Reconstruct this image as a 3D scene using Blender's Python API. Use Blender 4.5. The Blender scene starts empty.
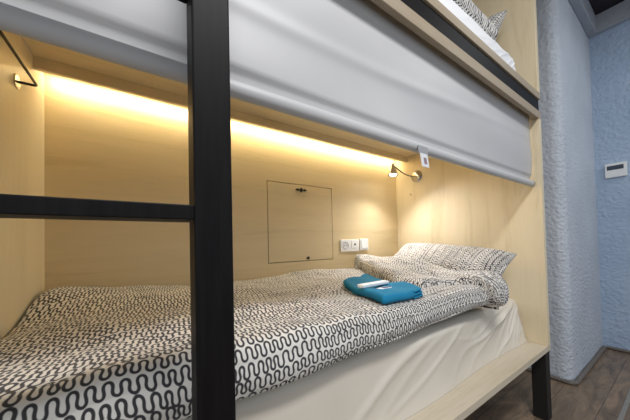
import bpy, bmesh, math, random
import numpy as np
from mathutils import Vector, Matrix, noise

random.seed(7)
S = bpy.context.scene
COL = S.collection
PI = math.pi

# ------------------------------------------------------------------ materials
def new_mat(name):
    m = bpy.data.materials.new(name)
    m.use_nodes = True
    nt = m.node_tree
    b = nt.nodes['Principled BSDF']
    return m, nt, b

def nd(nt, t, **kw):
    n = nt.nodes.new(t)
    for k, v in kw.items():
        if k in n.inputs.keys():
            n.inputs[k].default_value = v
        else:
            setattr(n, k, v)
    return n

def lk(nt, a, b):
    nt.links.new(a, b)

def ramp(nt, fac, stops):
    r = nt.nodes.new('ShaderNodeValToRGB')
    e = r.color_ramp.elements
    while len(e) < len(stops):
        e.new(0.5)
    for el, (p, c) in zip(e, stops):
        el.position = p
        el.color = (*c, 1)
    lk(nt, fac, r.inputs['Fac'])
    return r

def coords(nt, scale=(1, 1, 1)):
    tc = nt.nodes.new('ShaderNodeTexCoord')
    mp = nt.nodes.new('ShaderNodeMapping')
    mp.inputs['Scale'].default_value = scale
    lk(nt, tc.outputs['Object'], mp.inputs['Vector'])
    return mp.outputs['Vector']

def bump(nt, b, height, strength, dist):
    n = nt.nodes.new('ShaderNodeBump')
    n.inputs['Strength'].default_value = strength
    n.inputs['Distance'].default_value = dist
    lk(nt, height, n.inputs['Height'])
    lk(nt, n.outputs['Normal'], b.inputs['Normal'])
    return n

def plain(name, col, rough=0.5, metal=0.0, var=0.06, scale=40):
    m, nt, b = new_mat(name)
    v = coords(nt)
    n = nd(nt, 'ShaderNodeTexNoise', Scale=scale, Detail=3.0)
    lk(nt, v, n.inputs['Vector'])
    c1 = tuple(max(0, x * (1 - var)) for x in col)
    c2 = tuple(min(1, x * (1 + var)) for x in col)
    r = ramp(nt, n.outputs['Fac'], [(0.3, c1), (0.7, c2)])
    lk(nt, r.outputs['Color'], b.inputs['Base Color'])
    b.inputs['Roughness'].default_value = rough
    b.inputs['Metallic'].default_value = metal
    return m

def ply(name, base, grain_axis='x', rough=0.42):
    """birch plywood: long soft grain, faint darker veins, rare pin knots"""
    m, nt, b = new_mat(name)
    sc = {'x': (0.5, 6, 6), 'y': (6, 0.5, 6), 'z': (6, 6, 0.5)}[grain_axis]
    v = coords(nt, sc)
    n1 = nd(nt, 'ShaderNodeTexNoise', Scale=1.6, Detail=6.0, Roughness=0.62, Distortion=0.9)
    lk(nt, v, n1.inputs['Vector'])
    v2 = coords(nt, tuple(s * 5 for s in sc))
    n2 = nd(nt, 'ShaderNodeTexNoise', Scale=4.0, Detail=4.0, Roughness=0.7)
    lk(nt, v2, n2.inputs['Vector'])
    mx = nd(nt, 'ShaderNodeMath', operation='MULTIPLY_ADD')
    lk(nt, n2.outputs['Fac'], mx.inputs[0])
    mx.inputs[1].default_value = 0.35
    lk(nt, n1.outputs['Fac'], mx.inputs[2])
    d = tuple(x * y for x, y in zip(base, (0.86, 0.82, 0.74)))
    l = tuple(min(1, x * y) for x, y in zip(base, (1.06, 1.06, 1.08)))
    r = ramp(nt, mx.outputs[0], [(0.42, d), (0.62, base), (0.85, l)])
    vk = nd(nt, 'ShaderNodeTexVoronoi', Scale=2.3, feature='DISTANCE_TO_EDGE')
    vk.feature = 'F1'
    lk(nt, coords(nt), vk.inputs['Vector'])
    kn = ramp(nt, vk.outputs['Distance'], [(0.010, (0.35, 0.25, 0.15)), (0.024, (1, 1, 1))])
    mm = nd(nt, 'ShaderNodeMixRGB', blend_type='MULTIPLY')
    mm.inputs['Fac'].default_value = 0.7
    lk(nt, r.outputs['Color'], mm.inputs[1])
    lk(nt, kn.outputs['Color'], mm.inputs[2])
    lk(nt, mm.outputs['Color'], b.inputs['Base Color'])
    b.inputs['Roughness'].default_value = rough
    bump(nt, b, n2.outputs['Fac'], 0.08, 0.002)
    return m

PLYC = (0.76, 0.645, 0.435)
M_ply_x = ply('birch_ply_along', PLYC, 'x')
M_ply_y = ply('birch_ply_deep', PLYC, 'y')
M_ply_z = ply('birch_ply_upright', PLYC, 'z')
M_ply_back = ply('birch_ply_back', (0.70, 0.56, 0.325), 'x')
M_deck = ply('birch_ply_deck', (0.64, 0.56, 0.43), 'x', 0.5)
M_edge = ply('birch_ply_edge', (0.36, 0.29, 0.20), 'x', 0.55)

def steel_mat():
    m, nt, b = new_mat('black_powder_coat')
    v = coords(nt, (1, 1, 0.06))
    n = nd(nt, 'ShaderNodeTexNoise', Scale=160.0, Detail=3.0)
    lk(nt, v, n.inputs['Vector'])
    r = ramp(nt, n.outputs['Fac'], [(0.35, (0.005, 0.0042, 0.0045)), (0.75, (0.009, 0.008, 0.008))])
    lk(nt, r.outputs['Color'], b.inputs['Base Color'])
    b.inputs['Roughness'].default_value = 0.5
    b.inputs['Specular IOR Level'].default_value = 0.14
    bump(nt, b, n.outputs['Fac'], 0.15, 0.001)
    return m
M_steel = steel_mat()
M_dark = plain('dark_stained_wood', (0.010, 0.008, 0.007), 0.6)
M_black = plain('black_void', (0.008, 0.006, 0.005), 0.8)
M_bronze = plain('dark_bronze_metal', (0.045, 0.032, 0.022), 0.35, 0.7)
M_chrome = plain('brushed_chrome', (0.55, 0.53, 0.50), 0.16, 1.0)
M_white = plain('white_plastic', (0.80, 0.80, 0.78), 0.35, 0, 0.02)
M_greyplast = plain('grey_plastic', (0.36, 0.36, 0.37), 0.4)
M_display = plain('dark_display', (0.05, 0.07, 0.10), 0.15)
M_socket = plain('socket_shade', (0.55, 0.54, 0.52), 0.45)

def plaster(name, c1, c2, sc=62, dist=0.006):
    m, nt, b = new_mat(name)
    v = coords(nt)
    n = nd(nt, 'ShaderNodeTexNoise', Scale=float(sc), Detail=3.0, Roughness=0.55, Distortion=0.3)
    lk(nt, v, n.inputs['Vector'])
    vo = nd(nt, 'ShaderNodeTexVoronoi', Scale=float(sc * 0.8))
    vo.feature = 'SMOOTH_F1'
    lk(nt, v, vo.inputs['Vector'])
    ad = nd(nt, 'ShaderNodeMath', operation='SUBTRACT')
    lk(nt, n.outputs['Fac'], ad.inputs[0])
    lk(nt, vo.outputs['Distance'], ad.inputs[1])
    n2 = nd(nt, 'ShaderNodeTexNoise', Scale=3.0, Detail=2.0)
    lk(nt, v, n2.inputs['Vector'])
    r = ramp(nt, n2.outputs['Fac'], [(0.35, c1), (0.65, c2)])
    lk(nt, r.outputs['Color'], b.inputs['Base Color'])
    b.inputs['Roughness'].default_value = 0.75
    bump(nt, b, ad.outputs[0], 1.0, dist)
    return m
M_plaster = plaster('rough_grey_plaster', (0.50, 0.54, 0.60), (0.56, 0.60, 0.66), 66, 0.0065)
M_plaster_blue = plaster('rough_blue_plaster', (0.36, 0.46, 0.60), (0.41, 0.51, 0.65), 56, 0.006)
M_cornice = plain('cornice_grey', (0.36, 0.38, 0.42), 0.6)
M_ceil = plain('dark_ceiling', (0.018, 0.013, 0.020), 0.8)

def floor_mat():
    m, nt, b = new_mat('grey_brown_laminate')
    v = coords(nt)
    br = nt.nodes.new('ShaderNodeTexBrick')
    br.inputs['Scale'].default_value = 1.0
    br.inputs['Brick Width'].default_value = 1.15
    br.inputs['Row Height'].default_value = 0.17
    br.inputs['Mortar Size'].default_value = 0.0018
    br.inputs['Color1'].default_value = (0.215, 0.155, 0.104, 1)
    br.inputs['Color2'].default_value = (0.175, 0.125, 0.085, 1)
    br.inputs['Mortar'].default_value = (0.075, 0.055, 0.042, 1)
    lk(nt, v, br.inputs['Vector'])
    v2 = coords(nt, (2.2, 9, 1))
    n = nd(nt, 'ShaderNodeTexNoise', Scale=1.7, Detail=6.0, Roughness=0.65, Distortion=1.4)
    lk(nt, v2, n.inputs['Vector'])
    r = ramp(nt, n.outputs['Fac'], [(0.3, (0.5, 0.5, 0.5)), (0.5, (1, 1, 1)), (0.72, (1.7, 1.62, 1.5))])
    mm = nd(nt, 'ShaderNodeMixRGB', blend_type='MULTIPLY')
    mm.inputs['Fac'].default_value = 1
    lk(nt, br.outputs['Color'], mm.inputs[1])
    lk(nt, r.outputs['Color'], mm.inputs[2])
    lk(nt, mm.outputs['Color'], b.inputs['Base Color'])
    b.inputs['Roughness'].default_value = 0.42
    bump(nt, b, n.outputs['Fac'], 0.1, 0.002)
    return m
M_floor = floor_mat()

def cloth(name, col, rough=0.85, weave=900, bstr=0.25, sheen=0.15, var=0.05, big=4.0):
    m, nt, b = new_mat(name)
    v = coords(nt)
    n = nd(nt, 'ShaderNodeTexNoise', Scale=float(weave), Detail=2.0)
    lk(nt, v, n.inputs['Vector'])
    n2 = nd(nt, 'ShaderNodeTexNoise', Scale=big, Detail=3.0)
    lk(nt, v, n2.inputs['Vector'])
    r = ramp(nt, n2.outputs['Fac'], [(0.3, tuple(x * (1 - var) for x in col)), (0.7, tuple(min(1, x * (1 + var)) for x in col))])
    lk(nt, r.outputs['Color'], b.inputs['Base Color'])
    b.inputs['Roughness'].default_value = rough
    b.inputs['Sheen Weight'].default_value = sheen
    bump(nt, b, n.outputs['Fac'], bstr, 0.001)
    return m
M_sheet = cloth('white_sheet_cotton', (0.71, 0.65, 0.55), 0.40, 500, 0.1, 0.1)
M_sheet_white = cloth('plain_white_sheet', (0.82, 0.82, 0.82), 0.5, 500, 0.1, 0.1)
M_blind = cloth('grey_blind_vinyl', (0.52, 0.515, 0.51), 0.46, 700, 0.08, 0.0, 0.03)
M_towel = cloth('teal_terry', (0.004, 0.20, 0.37), 0.95, 420, 0.6, 0.0)
M_paper = plain('white_paper', (0.82, 0.83, 0.84), 0.5, 0, 0.02)
M_navy = plain('navy_print', (0.02, 0.05, 0.16), 0.6)
M_redprint = plain('tag_print', (0.30, 0.20, 0.22), 0.6)
M_clip = plain('grey_clip', (0.36, 0.36, 0.37), 0.5)
M_rope = plain('rope_grey', (0.16, 0.14, 0.125), 0.9, 0, 0.25, 120)

def squiggle_mat():
    m, nt, b = new_mat('white_cotton_with_squiggles')
    at = nt.nodes.new('ShaderNodeAttribute')
    at.attribute_name = 'squiggle'
    mr = nt.nodes.new('ShaderNodeMapRange')
    mr.inputs['From Min'].default_value = 0.0018
    mr.inputs['From Max'].default_value = 0.0029
    lk(nt, at.outputs['Fac'], mr.inputs['Value'])
    mx = nd(nt, 'ShaderNodeMixRGB')
    mx.inputs[1].default_value = (0.035, 0.033, 0.036, 1)
    mx.inputs[2].default_value = (0.74, 0.71, 0.655, 1)
    lk(nt, mr.outputs['Result'], mx.inputs['Fac'])
    lk(nt, mx.outputs['Color'], b.inputs['Base Color'])
    b.inputs['Roughness'].default_value = 0.85
    b.inputs['Sheen Weight'].default_value = 0.12
    n = nd(nt, 'ShaderNodeTexNoise', Scale=38.0, Detail=3.0)
    lk(nt, coords(nt), n.inputs['Vector'])
    bump(nt, b, n.outputs['Fac'], 0.25, 0.006)
    return m
M_squig = squiggle_mat()

def emit(name, col, s):
    m, nt, b = new_mat(name)
    b.inputs['Base Color'].default_value = (*col, 1)
    b.inputs['Emission Color'].default_value = (*col, 1)
    b.inputs['Emission Strength'].default_value = s
    return m
LED_COL = (1.0, 0.89, 0.61)
M_led = emit('warm_led', LED_COL, 33.0)
M_bulb = emit('lamp_bulb', (1.0, 0.95, 0.86), 40.0)

# ------------------------------------------------------------------ helpers
def add_box(bm, x0, x1, y0, y1, z0, z1, bev=0.0, seg=2):
    r = bmesh.ops.create_cube(bm, size=1)
    vs = r['verts']
    for v in vs:
        v.co = Vector((x0 + (v.co.x + .5) * (x1 - x0), y0 + (v.co.y + .5) * (y1 - y0), z0 + (v.co.z + .5) * (z1 - z0)))
    if bev > 0:
        es = list({e for v in vs for e in v.link_edges})
        bmesh.ops.bevel(bm, geom=es, offset=bev, segments=seg, profile=0.5, affect='EDGES')

def add_tube(bm, pts, rad, n=12, cap=True):
    pts = [Vector(p) for p in pts]
    rads = rad if isinstance(rad, (list, tuple)) else [rad] * len(pts)
    rings = []
    ref = None
    for i, p in enumerate(pts):
        t = (pts[min(i + 1, len(pts) - 1)] - pts[max(i - 1, 0)]).normalized()
        if ref is None:
            ref = t.orthogonal().normalized()
        ref = (ref - t * ref.dot(t)).normalized()
        bi = t.cross(ref)
        rings.append([bm.verts.new(p + rads[i] * (math.cos(2 * PI * k / n) * ref + math.sin(2 * PI * k / n) * bi)) for k in range(n)])
    for a, b in zip(rings, rings[1:]):
        for k in range(n):
            bm.faces.new((a[k], a[(k + 1) % n], b[(k + 1) % n], b[k]))
    if cap:
        bm.faces.new(rings[0][::-1])
        bm.faces.new(rings[-1])

def add_lathe(bm, prof, origin, axis='z', n=28):
    """prof: list of (radius, height) revolved about axis through origin"""
    o = Vector(origin)
    ax = {'x': (Vector((0, 1, 0)), Vector((0, 0, 1)), Vector((1, 0, 0))),
          'y': (Vector((0, 0, 1)), Vector((1, 0, 0)), Vector((0, 1, 0))),
          'z': (Vector((1, 0, 0)), Vector((0, 1, 0)), Vector((0, 0, 1)))}[axis]
    rings = []
    for r, h in prof:
        if r < 1e-6:
            rings.append([bm.verts.new(o + ax[2] * h)])
        else:
            rings.append([bm.verts.new(o + ax[2] * h + r * (math.cos(2 * PI * k / n) * ax[0] + math.sin(2 * PI * k / n) * ax[1])) for k in range(n)])
    for a, b in zip(rings, rings[1:]):
        for k in range(n):
            k2 = (k + 1) % n
            if len(a) == 1 and len(b) == 1:
                continue
            if len(a) == 1:
                bm.faces.new((a[0], b[k2], b[k]))
            elif len(b) == 1:
                bm.faces.new((a[k], a[k2], b[0]))
            else:
                bm.faces.new((a[k], a[k2], b[k2], b[k]))

def obj(name, bm, mat, parent=None, smooth=False):
    bmesh.ops.recalc_face_normals(bm, faces=bm.faces)
    me = bpy.data.meshes.new(name)
    bm.to_mesh(me)
    bm.free()
    for p in me.polygons:
        p.use_smooth = smooth
    me.materials.append(mat)
    o = bpy.data.objects.new(name, me)
    COL.objects.link(o)
    if parent is not None:
        o.parent = parent
        o.matrix_parent_inverse = Matrix.Translation(-parent.location)
    return o

def box(name, dims, mat, parent=None, bev=0.001, smooth=False):
    bm = bmesh.new()
    add_box(bm, *dims, bev=bev)
    return obj(name, bm, mat, parent, smooth)

def thing(name, label, cat, loc, group=None):
    o = bpy.data.objects.new(name, None)
    COL.objects.link(o)
    o.location = loc
    o.empty_display_size = 0.05
    tag(o, label, cat, group)
    return o

def tag(o, label, cat, group=None):
    o['label'] = label
    o['category'] = cat
    if group:
        o['group'] = group

def struct(o):
    o['kind'] = 'structure'
    return o

def grid_mesh(name, P, mat, parent=None, attr=None, closed_u=False):
    """P: (nu,nv,3) array of points; one quad grid"""
    nu, nv, _ = P.shape
    idx = np.arange(nu * nv).reshape(nu, nv)
    if closed_u:
        a = idx; b = np.roll(idx, -1, axis=0)
    else:
        a = idx[:-1]; b = idx[1:]
    faces = np.stack([a[:, :-1], b[:, :-1], b[:, 1:], a[:, 1:]], -1).reshape(-1, 4)
    me = bpy.data.meshes.new(name)
    me.from_pydata(P.reshape(-1, 3).tolist(), [], faces.tolist())
    if attr is not None:
        at = me.attributes.new('squiggle', 'FLOAT', 'POINT')
        at.data.foreach_set('value', attr.reshape(-1).astype(np.float32))
    me.polygons.foreach_set('use_smooth', np.ones(len(me.polygons), dtype=bool))
    me.materials.append(mat)
    me.update()
    o = bpy.data.objects.new(name, me)
    COL.objects.link(o)
    if parent is not None:
        o.parent = parent
        o.matrix_parent_inverse = Matrix.Translation(-parent.location)
    return o

def sstep(a, b, x):
    t = np.clip((x - a) / (b - a), 0, 1)
    return t * t * (3 - 2 * t)

# meandering line pattern: distance (in cloth metres) to the nearest printed squiggle
def squiggle_field(U, V, period=0.0195, rows=0.0295, seed=1, flip=False):
    rng = np.random.default_rng(seed)
    if flip:
        U, V = V, U
    wu, wv = fnoise(U, V, 9, seed + 50), fnoise(U, V, 11, seed + 51)
    U = U + 0.014 * wu + 0.003 * fnoise(U, V, 45, seed + 52); V = V + 0.016 * wv + 0.004 * fnoise(U, V, 38, seed + 53)
    res = 0.0015
    u0, u1, v0, v1 = U.min() - .02, U.max() + .02, V.min() - .02, V.max() + .02
    nu, nv = int((u1 - u0) / res) + 2, int((v1 - v0) / res) + 2
    D = np.full((nu, nv), 0.05, np.float32)
    k = 5
    ii, jj = np.meshgrid(np.arange(-k, k + 1), np.arange(-k, k + 1), indexing='ij')
    v = v0 - rows
    while v < v1 + rows:
        om0 = rng.uniform(1.72, 1.95)
        adv = float(np.mean(np.cos(om0 * np.cos(np.linspace(0, 2 * PI, 400, endpoint=False)))))
        n = int((u1 - u0 + .2) / period) + 2
        x, y = u0 - .1 - rng.uniform(0, period), 0.0
        xs, ys = [], []
        ds = 0.0012
        ph = 0.0
        while x < u1 + .05:
            L = period / adv * rng.uniform(0.92, 1.12)
            om = om0 + rng.uniform(-.12, .08)
            m = int(L / ds)
            for q in range(m):
                th = om * math.cos(2 * PI * q / m)
                x += ds * math.cos(th)
                y += ds * math.sin(th)
                xs.append(x); ys.append(y)
            y *= 0.9
        xs = np.array(xs); ys = np.array(ys)
        sm = np.convolve(np.pad(ys, 400, mode='edge'), np.ones(801) / 801, mode='valid')
        ys = (ys - sm) * (rows * 0.82 / (0.39 * period / adv)) + v + 0.0015 * np.sin(xs * rng.uniform(6, 11) + rng.uniform(0, 6))
        ci = ((xs - u0) / res); cj = ((ys - v0) / res)
        i0 = np.round(ci).astype(int); j0 = np.round(cj).astype(int)
        for di, dj in zip(ii.ravel(), jj.ravel()):
            a = i0 + di; b = j0 + dj
            ok = (a >= 0) & (a < nu) & (b >= 0) & (b < nv)
            d = np.hypot(a - ci, b - cj)[ok] * res
            np.minimum.at(D, (a[ok], b[ok]), d.astype(np.float32))
        v += rows * rng.uniform(0.93, 1.05)
    fi = (U - u0) / res; fj = (V - v0) / res
    a = np.clip(fi.astype(int), 0, nu - 2); b = np.clip(fj.astype(int), 0, nv - 2)
    s = fi - a; t = fj - b
    D = np.minimum(D, 0.011)
    return (D[a, b] * (1 - s) * (1 - t) + D[a + 1, b] * s * (1 - t) + D[a, b + 1] * (1 - s) * t + D[a + 1, b + 1] * s * t)

def fnoise(X, Y, sc, seed=0):
    """cheap smooth pseudo noise from a few sines, vectorised"""
    rng = np.random.default_rng(seed)
    Z = np.zeros_like(X)
    for q in range(9):
        a = rng.uniform(0, 2 * PI); f = sc * rng.uniform(0.55, 1.6)
        Z += np.sin(f * (X * math.cos(a) + Y * math.sin(a)) + rng.uniform(0, 6.28)) / (f / sc)
    return Z / 5.0

# ------------------------------------------------------------------ the setting
LX, DEP = 2.0, 0.90          # inside length of the berth, its depth
ZB = 0.371                   # deck the mattress lies on
PT = 0.032                   # end panel thickness
FX = 3.46
struct(box('floor', (-1.4, FX + .1, -3.6, 0.12, -0.05, 0.0), M_floor, bev=0))
struct(box('wall_back_blocker', (-1.4, 2.53, 0.055, 0.155, 0.0, 2.75), M_plaster, bev=0))  # unseen wall behind the bunk, added to block light
bm = bmesh.new()
add_box(bm, 2.515, FX, -0.879, 0.10, 0.0, 2.75)
es = [e for e in bm.edges if all(abs(v.co.x - 2.515) < 1e-4 and abs(v.co.y + 0.879) < 1e-4 for v in e.verts)]
bmesh.ops.bevel(bm, geom=es, offset=0.06, segments=10, profile=0.5, affect='EDGES')
w = struct(obj('wall_pier', bm, M_plaster))
struct(box('wall_right', (FX, FX + .1, -3.6, 0.10, 0.0, 2.75), M_plaster_blue, bev=0))
struct(box('ceiling', (-1.4, FX + .1, -3.6, 0.155, 2.75, 2.82), M_ceil, bev=0))
struct(box('trim_1', (FX - .05, FX, -3.6, -0.879, 2.60, 2.745), M_cornice, bev=0.006))
struct(box('trim_2', (2.57, FX - .05, -0.929, -0.879, 2.60, 2.745), M_cornice, bev=0.006))
struct(box('trim_3', (1.2, FX - .02, -1.102, -1.084, 0.0, 0.006), plain('pale_strip', (0.25, 0.235, 0.21), 0.45), bev=0.002))

def rope(name, pts, r=0.013, pitch=0.05):
    bm = bmesh.new()
    pts = [Vector(p) for p in pts]
    P = []
    for a, b in zip(pts, pts[1:]):
        m = max(2, int((b - a).length / 0.006))
        P += [a.lerp(b, i / m) for i in range(m)]
    P.append(pts[-1])
    s = 0
    rings = []
    n = 18
    for i, p in enumerate(P):
        if i:
            s += (P[i] - P[i - 1]).length
        t = (P[min(i + 1, len(P) - 1)] - P[max(i - 1, 0)]).normalized()
        up = Vector((0, 0, 1)); side = t.cross(up).normalized()
        ring = []
        for k in range(n):
            a = 2 * PI * k / n
            rr = r * (0.80 + 0.20 * abs(math.cos(1.5 * (a + 2 * PI * s / pitch / 1.5))))
            ring.append(bm.verts.new(p + rr * (math.cos(a) * side + math.sin(a) * up)))
        rings.append(ring)
    for A, B in zip(rings, rings[1:]):
        for k in range(n):
            bm.faces.new((A[k], A[(k + 1) % n], B[(k + 1) % n], B[k]))
    return struct(obj(name, bm, M_rope, None, True))
rope('baseboard_pier', [(2.502, 0.03, .013), (2.502, -0.86, .013), (2.512, -0.882, .013), (2.535, -0.892, .013), (3.43, -0.892, .013)])
rope('baseboard_right', [(FX - .013, -0.905, .013), (FX - .013, -3.5, .013)])

# ------------------------------------------------------------------ the bunk
bunk = thing('bunk_bed', 'pale birch plywood bunk bed berth with black steel beam, filling the picture', 'bunk bed', (1.0, -0.45, 0))
box('bed_deck', (-.03, LX + PT, -DEP, 0.0, ZB - .026, ZB), M_deck, bunk)
for x0, x1 in ((-.03, 0.0), (LX, LX + PT)):
    box('end_panel', (x0, x1, -.881, 0.0, ZB, 1.571), M_ply_z, bunk)
    box('end_panel_edge', (x0, x1, -DEP, -.881, ZB, 1.535), M_ply_z, bunk)
    box('upper_end_panel', (x0, x1, -DEP, 0.0, 1.675, 2.74), M_ply_z, bunk)
# back panel with the hole for the hatch
HX0, HX1, HZ0, HZ1 = 0.8793, 1.3396, 0.8105, 1.281
bm = bmesh.new()
add_box(bm, -.03, HX0, 0, .018, 0, 2.74)
add_box(bm, HX1, LX + PT, 0, .018, 0, 2.74)
add_box(bm, HX0, HX1, 0, .018, 0, HZ0)
add_box(bm, HX0, HX1, 0, .018, HZ1, 2.74)
obj('back_panel', bm, M_ply_back, bunk)
box('hatch_backing', (HX0 - .02, HX1 + .02, .0185, .030, HZ0 - .02, HZ1 + .02), M_black, bunk)
box('berth_ceiling', (0.0, LX, -.875, 0.0, 1.571, 1.589), M_ply_x, bunk)
box('light_valance', (0.0, LX, -.115, -.097, 1.530, 1.571), M_ply_x, bunk)
box('fascia_board', (-.03, LX + PT, -DEP, -.882, 1.535, 1.575), M_edge, bunk, 0.002)
box('steel_beam', (-.03, LX + PT, -.893, -.84, 1.576, 1.640), M_steel, bunk, 0.002)
box('upper_deck', (-.03, LX + PT, -DEP, 0.0, 1.640, 1.675), M_edge, bunk, 0.002)
for x0, x1 in ((-.03, .03), (LX + PT - .06, LX + PT)):
    box('leg', (x0, x1, -.895, -.835, 0.0, ZB - .026), M_dark, bunk, 0.002)
    box('rear_leg', (x0, x1, -.065, -.005, 0.0, ZB - .026), M_dark, bunk, 0.002)

# hatch door in the back panel
hatch = thing('wall_hatch', 'square plywood hatch door set flush in the berth back wall', 'hatch', ((HX0 + HX1) / 2, 0.009, HZ0))
g = 0.004
box('door_panel', (HX0 + g, HX1 - g, 0.0005, .0175, HZ0 + g, HZ1 - g), M_ply_back, hatch, 0.0008)
bm = bmesh.new()
hx, hz = 1.103, 1.247          # ornate little black pull plate: pointed ends, swollen middle
n = 40
top = []
for i in range(n + 1):
    t = -1 + 2 * i / n
    h = 0.0035 + 0.0075 * (0.5 + 0.5 * math.cos(t * PI * 3)) * (1 - abs(t) ** 1.5) + 0.004 * max(0, 1 - abs(t) * 5)
    if abs(t) > 0.97:
        h = 0.001
    top.append((hx + 0.039 * t, h))
fr = [bm.verts.new((x, -0.005, hz + h)) for x, h in top] + [bm.verts.new((x, -0.005, hz - h)) for x, h in reversed(top)]
bm.faces.new(fr)
ex = bmesh.ops.extrude_face_region(bm, geom=bm.faces[:])
for v in ex['geom']:
    if isinstance(v, bmesh.types.BMVert):
        v.co.y = 0.0004
obj('pull_plate', bm, M_black, hatch)
bm = bmesh.new()
add_lathe(bm, [(0, -0.004), (0.008, -0.0035), (0.010, 0.0), (0.010, 0.0004)], (1.145, 0, 0.829), 'y')
add_box(bm, 1.128, 1.145, -0.003, 0.0004, 0.825, 0.832, 0.001)
obj('latch', bm, M_bronze, hatch, False)

# LED strip tucked behind the valance
led = thing('light_strip', 'glowing warm light strip tucked behind the plywood valance', 'light', (1.0, -.05, 1.571))
bm = bmesh.new()                      # corner profile: the lit face slants towards the wall
for pts_, nm_, m_ in (([(-.060, 1.5708), (-.036, 1.5708), (-.0485, 1.5580), (-.060, 1.5580)], 'strip_channel', M_greyplast),
                      ([(-.0355, 1.5700), (-.0475, 1.5577), (-.0468, 1.5570), (-.0345, 1.5695)], 'diffuser', M_led)):
    bm = bmesh.new()
    A_ = [bm.verts.new((0.02, y, z)) for y, z in pts_]
    B_ = [bm.verts.new((1.98, y, z)) for y, z in pts_]
    bm.faces.new(A_); bm.faces.new(B_[::-1])
    for q in range(4):
        bm.faces.new((A_[q], A_[(q + 1) % 4], B_[(q + 1) % 4], B_[q]))
    obj(nm_, bm, m_, led)

# sockets and switch on the back wall
sk = thing('wall_socket', 'white double wall plate with a socket and a switch insert beside the hatch', 'socket', (1.48, 0, .857))
box('plate', (1.400, 1.566, -.009, 0.0, .857, .939), M_white, sk, 0.003)
bm = bmesh.new()
add_lathe(bm, [(0.026, 0), (0.026, -.003), (0.022, -.003), (0.021, 0.004), (0, 0.004)], (1.442, -.009, .898), 'y')
well = obj('socket_well', bm, M_socket, sk)
for dx in (-.0095, .0095):
    bm = bmesh.new()
    add_lathe(bm, [(0, -.0072), (0.0025, -.0072), (0.0025, 0)], (1.442 + dx, -.0045, .898), 'y', 10)
    obj('pin_hole', bm, M_black, well)
ins = box('insert', (1.494, 1.556, -.012, -.0088, .878, .931), M_white, sk, 0.002)
bm = bmesh.new()
add_lathe(bm, [(0, -.0012), (0.006, -.0012), (0.008, 0)], (1.525, -.0119, .905), 'y', 14)
obj('jack', bm, M_black, ins)
sw = thing('light_switch', 'square white rocker switch, right of the double wall plate', 'switch', (1.617, 0, .861))
box('plate', (1.576, 1.659, -.010, 0.0, .861, .944), M_white, sw, 0.003)
bm = bmesh.new()
add_box(bm, 1.588, 1.647, -.016, -.0098, .873, .932, 0.002)
for v in bm.verts:
    if v.co.y < -.012 and v.co.z > .905:
        v.co.y += .004
obj('rocker', bm, M_white, sw)

# reading lamp on the right end panel
LB = Vector((2.0, -.19, 1.402))
lamp = thing('reading_lamp', 'small chrome reading lamp on a curved arm, lit, on the right end panel', 'lamp', LB)
bm = bmesh.new()
add_lathe(bm, [(0, -.016), (0.012, -.015), (0.034, -.012), (0.043, -.006), (0.045, 0)], LB, 'x', 36)
obj('wall_base', bm, M_chrome, lamp, True)
SH = Vector((1.752, -.172, 1.40))
bm = bmesh.new()
a, b_ = LB + Vector((-.012, 0, .0)), Vector((SH.x + .006, SH.y, SH.z + .052))
pts = []
for i in range(21):
    t = i / 20
    p = a.lerp(b_, t)
    p.z -= 0.028 * math.sin(PI * t) * (1 - .3 * t)
    pts.append(p)
add_tube(bm, pts, 0.0042, 10)
obj('flexible_arm', bm, M_bronze, lamp, True)
bm = bmesh.new()
add_lathe(bm, [(0, .066), (0.006, .065), (0.009, .060), (0.010, .044), (0.016, .036), (0.034, -.012), (0.036, -.017), (0.0335, -.016), (0.0145, .032), (0, .034)], SH, 'z', 32)
shade = obj('lamp_shade', bm, M_chrome, lamp, True)
bm = bmesh.new()
add_lathe(bm, [(0, -.025), (0.010, -.023), (0.018, -.018), (0.021, -.010), (0.019, -.002), (0.012, .012), (0.010, .028), (0, .029)], SH, 'z', 24)
obj('bulb', bm, M_bulb, shade, True)

# hanging rail on the left end panel
rail = thing('hanging_rail', 'thin dark metal hanging rail on the left end panel', 'rail', (0, -.45, 1.40))
for y in (-.244, -.80):
    bm = bmesh.new()
    add_lathe(bm, [(0.021, 0), (0.021, .003), (0.019, .004), (0, .004)], (0, y, 1.410), 'x')
    obj('rosette', bm, M_chrome, rail)
bm = bmesh.new()
P = [(0.003, -.244, 1.410), (0.036, -.244, 1.410), (0.041, -.246, 1.410), (0.043, -.251, 1.410)]
P += [(0.043, -.251 - .545 * i / 10, 1.410) for i in range(1, 10)] + [(0.043, -.793, 1.41), (0.041, -.798, 1.41), (0.036, -.80, 1.41), (0.003, -.80, 1.41)]
add_tube(bm, P, 0.0036, 10)
obj('bar', bm, M_bronze, rail, True)

# ------------------------------------------------------------------ roller blind
blind = thing('roller_blind', 'grey fabric blind hanging half lowered below the upper deck', 'blind', (1.0, -.872, 1.186))
ZT, ZH, RH = 1.565, 1.218, 0.016
nu, nv = 161, 60
us = np.linspace(0.004, 1.996, nu)
prof = []
for i in range(nv):
    t = i / (nv - 1)
    z = ZT + (ZH - ZT) * t
    prof.append((-.871, z))
prof = np.array(prof)
Pm = np.zeros((nu, nv, 3))
X, Z = np.meshgrid(us, prof[:, 1], indexing='ij')
tt = (ZT - Z) / (ZT - ZH)
amp = np.sin(np.clip(tt, 0, 1) * PI) ** 0.7
Y = -.862 - amp * (0.0028 * np.sin(7.0 * (Z - 1.2) * 3.2 + 2.6 * X) + 0.003 * fnoise(X * 0.6, Z * 2.0, 9, 3)) + 0.007 * sstep(.90, .945, tt)
Y -= 0.0035 * np.exp(-((tt - .45 - .10 * np.sin(2.1 * X + .4)) / .05) ** 2) * (0.4 + 0.6 * np.sin(1.7 * X) ** 2)
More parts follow.
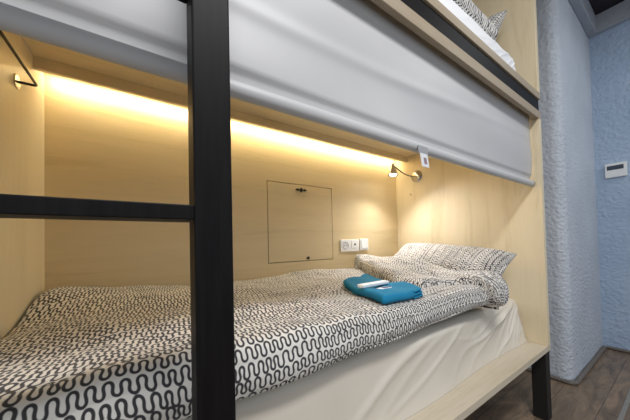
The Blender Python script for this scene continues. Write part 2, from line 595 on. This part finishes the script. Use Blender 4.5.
Pm[..., 0] = X; Pm[..., 1] = Y; Pm[..., 2] = Z
grid_mesh('blind_fabric', Pm, M_blind, blind)
bm = bmesh.new()
n = 24
rings = []
for x in np.linspace(0.003, 1.997, 60):
    ring = []
    for k in range(n):
        a = 2 * PI * k / n
        ring.append(bm.verts.new((x, -.8645 + 0.0115 * math.cos(a), 1.202 + 0.016 * math.sin(a) + 0.0012 * math.sin(3 * x))))
    rings.append(ring)
for A, B in zip(rings, rings[1:]):
    for k in range(n):
        bm.faces.new((A[k], A[(k + 1) % n], B[(k + 1) % n], B[k]))
bm.faces.new(rings[0]); bm.faces.new(rings[-1][::-1])
obj('bottom_bar', bm, M_blind, blind, True)

tg = thing('paper_tag', 'small white printed tag clipped under the blind hem', 'tag', (1.02, -.888, 1.186))
bm = bmesh.new()
add_box(bm, 0.985, 1.035, -.8800, -.8765, 1.181, 1.203, 0.001)
obj('clip', bm, M_clip, tg)
bm = bmesh.new()
add_box(bm, 0.992, 1.030, -.8795, -.8780, 1.141, 1.184, 0.0006)
for v in bm.verts:
    v.co.x += (1.184 - v.co.z) * 0.22
card = obj('card', bm, M_paper, tg)
bm = bmesh.new()
add_box(bm, 1.006, 1.020, -.8802, -.8796, 1.150, 1.169, 0.0)
for v in bm.verts:
    v.co.x += (1.184 - v.co.z) * 0.22
obj('print', bm, M_redprint, card)

# ------------------------------------------------------------------ ladder
lad = thing('bunk_ladder', 'black square-tube steel ladder standing in front of the berth', 'ladder', (0.19, -.935, 0))
for x0 in (-.036, .3657):
    box('upright', (x0, x0 + .05, -.9599, -.9105, 0.0, 2.2), M_steel, lad, 0.0025)
for k in range(-2, 4):
    z = 0.9525 + .327 * k
    box('rung', (.014, .3657, -.9590, -.912, z, z + .0195), M_steel, lad, 0.0015)

# ------------------------------------------------------------------ lower mattress with its sheet
def mattress_mesh(name, x0, x1, yf, zb, zt, seed, flare, drop=.02, fs=1.0, parent=None):
    nu, nv = 420, 150
    us = np.linspace(0, 1, nu)
    R = 0.035
    H = zt - zb
    Ltop = -yf - R
    Larc = R * PI / 2
    Lside = H - R
    L = Ltop + Larc + Lside
    vs = np.concatenate([np.linspace(0, Ltop, 40, endpoint=False), np.linspace(Ltop, L, 110)])
    y = np.zeros(nv); z = np.zeros(nv)
    for i, s in enumerate(vs):
        if s < Ltop:
            y[i], z[i] = -s, zt
        elif s < Ltop + Larc:
            a = (s - Ltop) / R
            y[i], z[i] = yf + R - R * math.sin(a), zt - R + R * math.cos(a)
        else:
            y[i], z[i] = yf, zt - R - (s - Ltop - Larc)
    X, Y = np.meshgrid(x0 + (x1 - x0) * us, y, indexing='ij')
    Z = np.broadcast_to(z, X.shape).copy()
    d = np.clip((zt - Z) / H, 0, 1)                      # 0 at the top, 1 at the deck
    side = sstep(yf + .06, yf + .005, Y)
    fold = np.zeros_like(X)
    rng = np.random.default_rng(seed)
    cx_, cz_ = x1 + .06, zt + .05
    ang = np.arctan2(cz_ - Z, cx_ - X)
    dist = np.hypot(cx_ - X, cz_ - Z)
    for q in range(13):
        c = 0.10 + 1.25 * (q + rng.uniform(-.45, .45)) / 13
        wd = rng.uniform(.012, .034); am = rng.uniform(.004, .012)
        bend = 0.05 * np.sin(7 * dist + q * 1.7) + 0.02 * np.sin(17 * dist + q)
        ex = rng.uniform(.35, 1.0)
        t_ = (ang + bend - c) / wd
        fold += am * np.exp(-np.abs(t_) ** 1.4) * np.minimum(1, dist / .16) * np.exp(-(dist / ex) ** 2)
    for q in range(6):
        c = rng.uniform(-.55, .12); wd = rng.uniform(.008, .02); am = rng.uniform(.002, .005)
        w = (Z - zt) * 1.1 - (X - x1) * .42 - .6 + 0.03 * np.sin(6 * X + q)
        fold += am * np.exp(-((w - c) / wd) ** 2)
    fold += 0.0035 * fnoise(X, Z * 1.6, 16, seed + 2)
    Y = Y - side * (fs * fold * sstep(0, .25, d) * (1 - .65 * d ** 3) + flare * d ** 2.2 + 0.008 * d ** 2 * np.sin(6.3 * X + 1.0) )
    # rounded right end
    e = sstep(x1 - .05, x1, X)
    Y = Y + side * e * 0.022 * (1 - d)
    Z = Z - (1 - d) * e ** 2 * drop + (1 - side) * 0.003 * fnoise(X, Y, 14, 5)
    P = np.stack([X, Y, Z], -1)
    # end cap on the right: fold the last column down to the deck
    cap = []
    last = P[-1]
    for t in np.linspace(0.08, 1, 12):
        c = last.copy()
        zz = last[:, 2]
        c[:, 2] = zz + (zb - zz) * t
        c[:, 0] = x1 + 0.012 * math.sin(min(1, t * 2) * PI / 2)
        cap.append(c)
    P = np.concatenate([P, np.stack(cap, 0)], 0)
    return grid_mesh(name, P, M_sheet, parent)
mt = mattress_mesh('mattress', 0.004, 1.980, -.795, ZB + .001, 0.600, 4, 0.018, .02, 1.35)
tag(mt, 'lower berth mattress in a rumpled white sheet on the plywood deck', 'mattress')

# ------------------------------------------------------------------ duvet
def top_z(X, Y):
    z = 0.722 + 0.020 * sstep(-.75, -.05, Y) + 0.040 * np.exp(-(X / .20) ** 2) * sstep(-.35, -.03, Y) - 0.018 * np.exp(-(X / .14) ** 2) * sstep(-.1, -.3, Y)
    z -= 0.008 * np.exp(-((X - 1.05) / .2) ** 2 - ((Y + .62) / .2) ** 2)
    z += 0.011 * fnoise(X, Y * 1.3, 11, 11) + 0.0065 * fnoise(X * 1.2 + Y * .5, Y - X * .3, 27, 12)
    return z

duvet = thing('duvet', 'white duvet with dark squiggle print spread over the lower mattress', 'duvet', (0.8, -.45, .60))
XE = 1.60
nu = 800
us = np.linspace(0.006, XE, nu)
R = 0.042
YF = -.828
vs_list = []
step = 0.0022
Ltop = -YF - R - .006
n1 = int(Ltop / step)
n2 = 36
n3 = 44
n4 = 8
yy = []; kind = []
nv = n1 + n2 + n3 + n4
X = np.repeat(us[:, None], nv, 1)
Y = np.zeros((nu, nv)); Z = np.zeros((nu, nv)); V = np.zeros((nu, nv))
yt = -.006 - Ltop * np.arange(n1) / n1
Y[:, :n1] = yt
Z[:, :n1] = top_z(X[:, :n1], Y[:, :n1])
V[:, :n1] = -Y[:, :n1]
yc = YF + R
zt = top_z(us, np.full_like(us, yc)) + 0.004
wob = 0.010 * fnoise(us * 1.0, us * 0, 13, 21)
hem = np.interp(us, [0, .45, 1.0, 1.45, 1.7], [.606, .613, .622, .640, .655]) + 0.0025 * np.sin(us * 19)
for k in range(n2):
    a = (k + 0.0) / n2 * PI / 2
    f = a / (PI / 2)
    Y[:, n1 + k] = yc - (R + wob * f) * math.sin(a)
    Z[:, n1 + k] = zt - R + R * math.cos(a) - 0.004 * (1 - f)
    V[:, n1 + k] = Ltop + R * a
zs = zt - R
for k in range(n3):
    t = k / n3
    Y[:, n1 + n2 + k] = YF - wob - 0.006 * np.sin(t * PI) + 0.004 * fnoise(us, np.full_like(us, t * .1), 22, 31)*t
    Z[:, n1 + n2 + k] = zs + (hem + .012 - zs) * t
    V[:, n1 + n2 + k] = Ltop + R * PI / 2 + (zs - hem - .012) * t
for k in range(n4):
    a = k / (n4 - 1) * PI / 2 * 1.25
    Y[:, n1 + n2 + n3 + k] = YF - wob + .012 - .012 * math.cos(a) + 0.003 * 0
    Z[:, n1 + n2 + n3 + k] = hem + .012 - .012 * math.sin(a)
    V[:, n1 + n2 + n3 + k] = Ltop + R * PI / 2 + (zs - hem - .012) + .012 * a
# close the foot and head ends: bow down to the mattress
def bow(X, x, w, into):
    q = np.clip((X - (x - w)) / w, 0, 1) if into > 0 else np.clip(((x + w) - X) / w, 0, 1)
    return np.sqrt(np.clip(1 - q ** 2, 0, 1))
fac = bow(X, XE, .10, 1)
Z = 0.606 + (Z - 0.606) * fac
fl = 0.82 + .18 * bow(X, 0.0, .05, -1)
Z = 0.606 + (Z - 0.606) * fl
D = squiggle_field(X, V, seed=3)
grid_mesh('cover', np.stack([X, Y, Z], -1), M_squig, duvet, D)

# the turned back flap at the pillow end
def section(X, v):
    # the duvet's own cross section: arc length v from the back -> (y, z)
    La = R * PI / 2
    a = np.clip((v - Ltop) / R, 0, PI / 2)
    dn = np.clip(v - Ltop - La, 0, 1)
    y = np.where(v < Ltop, -.006 - v, yc - R * np.sin(a))
    z = np.where(v < Ltop, top_z(X, -.006 - v), top_z(X, np.full_like(X, yc)) - R + R * np.cos(a) - dn)
    return y, z

def flap():
    n = 270
    s, t = np.meshgrid(np.linspace(0, 1, n), np.linspace(0, 1, n), indexing='ij')   # s left->right, t back->front
    def curve(pts, q):
        pts = np.array(pts)
        k = np.linspace(0, 1, len(pts))
        x = np.interp(q, k, pts[:, 0]); y = np.interp(q, k, pts[:, 1])
        ker = np.ones(37) / 37
        def smth(a):
            p = np.concatenate([2 * a[0] - a[1:19][::-1], a, 2 * a[-1] - a[-19:-1][::-1]])
            return np.convolve(p, ker, mode='valid')
        return smth(x), smth(y)
    q = np.linspace(0, 1, n)
    left = curve([(1.50, .015), (1.39, .22), (1.28, .44), (1.22, .60), (1.22, .715)], q)
    right = curve([(1.74, .015), (1.745, .3), (1.73, .50), (1.665, .72), (1.59, .885)], q)
    back = curve([(1.50, .015), (1.74, .015)], q)
    front = curve([(1.22, .715), (1.32, .705), (1.40, .710), (1.45, .735), (1.485, .80), (1.50, .87), (1.525, .905), (1.56, .905), (1.59, .885)], q)
    def coons(c):
        L, Rr, B, F = left[c][None, :], right[c][None, :], back[c][:, None], front[c][:, None]
        bl = (1 - s) * (1 - t) * left[c][0] + s * (1 - t) * right[c][0] + (1 - s) * t * left[c][-1] + s * t * right[c][-1]
        return (1 - s) * L + s * Rr + (1 - t) * B + t * F - bl
    X, Vv = coons(0), coons(1)
    ds = np.minimum(s, 1 - s) * 0.40
    dt = np.minimum(t * 3, 1 - t) * 0.80
    d = ds * dt / np.sqrt(ds ** 2 + dt ** 2 + 1e-9) * 1.2
    r = .040
    prof = np.sqrt(np.clip(1 - (1 - np.clip(d / r, 0, 1)) ** 2, 0, 1))
    Y, Zb = section(X, Vv)
    a = np.clip((Vv - Ltop) / R, 0, PI / 2)              # outward direction of the section
    Zb = Zb - 0.055 * sstep(1.60, 1.76, X)
    h = 0.030 * sstep(.62, .30, Vv) + 0.026 + 0.022 * sstep(1.44, 1.55, X) + 0.018 * sstep(.2, .02, Vv) * sstep(1.66, 1.50, X)
    h = h + 0.006 * fnoise(X, Vv, 15, 40)
    off = .006 + h * prof - .010 * (1 - prof)
    P = np.stack([X + 0.010 * prof * sstep(1.5, 1.62, X), Y - off * np.sin(a), Zb + off * np.cos(a)], -1)
    off2 = -.014 - .03 * prof * sstep(1.48, 1.6, X)
    Q = np.stack([X, Y - off2 * np.sin(a), Zb + off2 * np.cos(a)], -1)
    Q[:, -1] = P[:, -1]; Q[:, 0] = P[:, 0]
    dU = np.cumsum(np.concatenate([np.zeros((1, n)), np.linalg.norm(np.diff(P, axis=0), axis=2)], 0), 0)
    dV = np.cumsum(np.concatenate([np.zeros((n, 1)), np.linalg.norm(np.diff(P, axis=1), axis=2)], 1), 1)
    D = squiggle_field(dU + .1, dV, seed=9, flip=True)
    A = np.concatenate([P, Q[::-1]], 0)
    DA = np.concatenate([D, D[::-1]], 0)
    o = grid_mesh('turned_back_flap', A, M_squig, duvet, DA, closed_u=True)
    bm = bmesh.new(); bm.from_mesh(o.data)
    bmesh.ops.remove_doubles(bm, verts=bm.verts, dist=0.0002)
    bmesh.ops.recalc_face_normals(bm, faces=bm.faces)
    bm.to_mesh(o.data); bm.free()
    return o
flap()

# ------------------------------------------------------------------ pillows
def pillow(name, label, corners, thick, seed, group=None, mat=M_squig, per=0.021):
    """corners: TL, TR, BR, BL world points of the seam rectangle; cushion both sides"""
    tl, tr, br, bl = [np.array(c, float) for c in corners]
    n = 240
    s, t = np.meshgrid(np.linspace(-1, 1, n), np.linspace(-1, 1, n), indexing='ij')
    a = (s + 1) / 2; b = (t + 1) / 2
    # edges pull in between the corners
    pinch_s = 1 - 0.045 * (1 - t ** 2); pinch_t = 1 - 0.055 * (1 - s ** 2)
    a2 = (s * pinch_s * 1 + 1) / 2 ; b2 = (t * pinch_t + 1) / 2
    a2 = a2[..., None]; b2 = b2[..., None]
    C = (1 - a2) * (1 - b2) * tl + a2 * (1 - b2) * tr + a2 * b2 * br + (1 - a2) * b2 * bl
    nrm = np.cross(tr - tl, bl - tl); nrm /= np.linalg.norm(nrm)
    prof = (np.clip(1 - s ** 4, 0, 1) * np.clip(1 - t ** 4, 0, 1)) ** 0.55
    w = np.linalg.norm(tr - tl); h = np.linalg.norm(bl - tl)
    U = a * w; V = b * h
    wr = 0.006 * fnoise(U, V, 20, seed) + 0.004 * fnoise(U, V, 42, seed + 1)
    up = C + nrm * ((thick / 2 + wr) * prof)[..., None]
    dn = C - nrm * ((thick / 2) * prof)[..., None]
    D1 = squiggle_field(U, V, per, per * 1.08, seed, flip=True)
    A = np.concatenate([up, dn[::-1]], 0)
    o = grid_mesh(name, A, mat, None, np.concatenate([D1, D1[::-1]], 0), closed_u=True)
    bm = bmesh.new(); bm.from_mesh(o.data)
    bmesh.ops.remove_doubles(bm, verts=bm.verts, dist=0.0004)
    bmesh.ops.recalc_face_normals(bm, faces=bm.faces)
    bm.to_mesh(o.data); bm.free()
    tag(o, label, 'pillow', group)
    return o
pillow('pillow', 'squiggle-print pillow leaning on the right end panel below the reading lamp',
       [(1.915, -.13, .895), (1.91, -.815, .838), (1.715, -.80, .690), (1.60, -.17, .735)], 0.13, 61)

# ------------------------------------------------------------------ upper berth bedding
um = mattress_mesh('mattress', 0.004, 1.80, -.882, 1.676, 1.780, 14, 0.004, 0.002, 0.25)
um.data.materials[0] = M_sheet_white
tag(um, 'upper berth mattress in a white sheet, its edge above the steel beam', 'mattress')
pillow('pillow', 'squiggle-print pillow on the upper berth mattress near the top edge',
       [(1.915, -.17, 2.14), (1.905, -.818, 2.125), (1.72, -.815, 1.835), (1.72, -.17, 1.835)], 0.12, 71)
def slab(name, x0, x1, y0, y1, z0, z1, seed, mat):
    n = 300
    s, t = np.meshgrid(np.linspace(0, 1, n), np.linspace(0, 1, n), indexing='ij')
    X = x0 + (x1 - x0) * s; Yy = y0 + (y1 - y0) * t
    ds = np.minimum(s, 1 - s) * (x1 - x0); dt = np.minimum(t, 1 - t) * (y1 - y0)
    r = (z1 - z0) * .55
    pr = np.sqrt(np.clip(1 - (1 - np.clip(np.minimum(ds, dt) / r, 0, 1)) ** 2, 0, 1))
    mid = (z0 + z1) / 2; hh = (z1 - z0) / 2
    Yy = Yy + .008 * fnoise(X, Yy * 0, 15, seed)
    up = np.stack([X, Yy, mid + hh * pr + .008 * fnoise(X, Yy, 14, seed) * pr], -1)
    dn = np.stack([X, Yy, mid - hh * pr], -1)
    dV = np.cumsum(np.concatenate([np.zeros((n, 1)), np.linalg.norm(np.diff(up, axis=1), axis=2)], 1), 1)
    D = squiggle_field(X, dV, seed=seed)
    o = grid_mesh(name, np.concatenate([up, dn[::-1]], 0), mat, None, np.concatenate([D, D[::-1]], 0), closed_u=True)
    bm = bmesh.new(); bm.from_mesh(o.data)
    bmesh.ops.remove_doubles(bm, verts=bm.verts, dist=0.0002)
    bmesh.ops.recalc_face_normals(bm, faces=bm.faces)
    bm.to_mesh(o.data); bm.free()
    return o
ud = slab('duvet', .03, 1.625, -.868, -.02, 1.783, 1.90, 91, M_squig)
tag(ud, 'folded squiggle-print duvet lying on the upper berth mattress', 'duvet')

# ------------------------------------------------------------------ towel and little packets
def towel():
    cs = [np.array(c) for c in ((1.03, -.455), (1.235, -.405), (1.140, -.785), (0.910, -.795))]   # left-back, right-back, right-front, left-front
    tw = thing('folded_towel', 'folded teal blue towel lying on the duvet beside the pillow', 'towel', (1.07, -.62, .74))
    def layer(nm, z0, th, a0, a1, seed, rr):
        n = 110
        s, t = np.meshgrid(np.linspace(-1, 1, n), np.linspace(-1, 1, n), indexing='ij')
        # squircle plan: soft corners
        k = 0.10
        s2 = s * np.sqrt(1 - k * t ** 6); t2 = t * np.sqrt(1 - k * s ** 6)
        a = (a0 + (a1 - a0) * (s2 + 1) / 2)[..., None]; b = ((t2 + 1) / 2)[..., None]
        C = (1 - a) * (1 - b) * cs[0] + a * (1 - b) * cs[1] + a * b * cs[2] + (1 - a) * b * cs[3]
        d = np.minimum((1 - np.abs(s)) * .12 * (a1 - a0), (1 - np.abs(t)) * .18)
        prof = np.sqrt(np.clip(1 - (1 - np.clip(d / rr, 0, 1)) ** 2, 0, 1))
        base = top_z(C[..., 0], C[..., 1]) + z0 + .003
        wv = .0025 * fnoise(C[..., 0], C[..., 1], 26, seed)
        up = np.concatenate([C, (base + th * .5 + th * .5 * prof + wv)[..., None]], -1)
        dn = np.concatenate([C, (base + th * .5 - th * .5 * prof + wv)[..., None]], -1)
        o = grid_mesh(nm, np.concatenate([up, dn[::-1]], 0), M_towel, tw, None, closed_u=True)
        bm = bmesh.new(); bm.from_mesh(o.data)
        bmesh.ops.remove_doubles(bm, verts=bm.verts, dist=0.0002)
        bmesh.ops.recalc_face_normals(bm, faces=bm.faces)
        bm.to_mesh(o.data); bm.free()
    layer('folded_body', 0.0, .029, 0.0, .84, 81, .018)
    layer('fold_edge', .0005, .0075, .70, 1.0, 82, .005)
    layer('fold_edge', .0105, .0075, .70, .985, 83, .005)
    layer('fold_edge', .0205, .0080, .70, .955, 84, .005)
towel()

def flat_item(name, label, cat, c, ln, wd, th, ang, mat, z, bev=.003):
    bm = bmesh.new()
    add_box(bm, -ln / 2, ln / 2, -wd / 2, wd / 2, 0, th, bev)
    o = obj(name, bm, mat)
    o.location = (c[0], c[1], z)
    o.rotation_euler = (0, 0, ang)
    tag(o, label, cat)
    return o
ZTW = 0.7515
flat_item('paper_packet', 'long white packet lying on top of the blue towel', 'packet', (1.035, -.640), .150, .030, .012, 0.05, M_paper, ZTW)
lb = flat_item('towel_label', 'tiny white and navy label on the blue towel by the long packet', 'label', (1.018, -.706), .060, .024, .003, .12, M_paper, ZTW, .0006)
bm = bmesh.new()
add_box(bm, -.012, .028, -.010, .006, .003, .0042, .0003)
pr = obj('print', bm, M_navy)
pr.parent = lb

# ------------------------------------------------------------------ thermostat on the far wall
th = thing('thermostat', 'white wall thermostat with a dark display on the blue plaster wall', 'thermostat', (FX, -.993, 1.388))
cs_ = box('case', (FX - .024, FX, -1.051, -.936, 1.392, 1.505), M_white, th, 0.004)
box('display', (FX - .0255, FX - .0235, -1.035, -.948, 1.452, 1.486), M_display, cs_, 0.0005)

# ------------------------------------------------------------------ light
W = bpy.data.worlds.new('room_air')
S.world = W
W.use_nodes = True
bg = W.node_tree.nodes['Background']
bg.inputs['Color'].default_value = (0.86, 0.92, 1.0, 1)
bg.inputs['Strength'].default_value = 0.55

def area(name, loc, size, col, power, rot=(0, 0, 0)):
    l = bpy.data.lights.new(name, 'AREA')
    l.shape = 'RECTANGLE'
    l.size, l.size_y = size
    l.color = col
    l.energy = power
    o = bpy.data.objects.new(name, l)
    o.location = loc
    o.rotation_euler = rot
    COL.objects.link(o)
    return o
area('ceiling_lamp', (0.55, -1.85, 2.70), (1.2, 0.30), (0.98, 0.98, 1.0), 35)
sp = bpy.data.lights.new('reading_lamp_beam', 'SPOT')
sp.energy = 18
sp.color = (0.97, 0.97, 1.0)
sp.spot_size = math.radians(155)
sp.spot_blend = 1.0
sp.shadow_soft_size = 0.02
so = bpy.data.objects.new('reading_lamp_beam', sp)
so.location = SH + Vector((0, 0, -.032))
so.rotation_euler = (Vector((1.56, -.52, 0.60)) - so.location).to_track_quat('-Z', 'Y').to_euler()
COL.objects.link(so)

area('corridor_fill', (2.75, -2.1, 2.70), (0.5, 0.3), (0.95, 0.98, 1.0), 9)  # unseen fill light, added to brighten the far wall and thermostat

# ------------------------------------------------------------------ camera
cam = bpy.data.cameras.new('camera')
co = bpy.data.objects.new('camera', cam)
COL.objects.link(co)
f = Vector((0.55358843, 0.83255024, 0.01999867))
r = Vector((0.8327462, -0.553152, -0.02359309))
u = Vector((0.00858013, -0.02971468, 0.9995216))
mw = Matrix((( r.x, u.x, -f.x, 0.3133), (r.y, u.y, -f.y, -1.3224), (r.z, u.z, -f.z, 0.9174), (0, 0, 0, 1)))
co.matrix_world = mw
cam.sensor_width = 36.0
cam.lens = 36.0 * 252.055 / 630
cam.shift_x = 0.65 / 630
cam.shift_y = 28.48 / 630
cam.clip_start = 0.01
S.camera = co

S.view_settings.view_transform = 'Standard'
S.view_settings.look = 'None'
S.view_settings.gamma = 1.0
S.view_settings.use_curve_mapping = False
S.view_settings.exposure = 0.32
S.cycles.use_denoising = True
S.cycles.max_bounces = 8
S.cycles.diffuse_bounces = 5
S.cycles.sample_clamp_indirect = 6.0
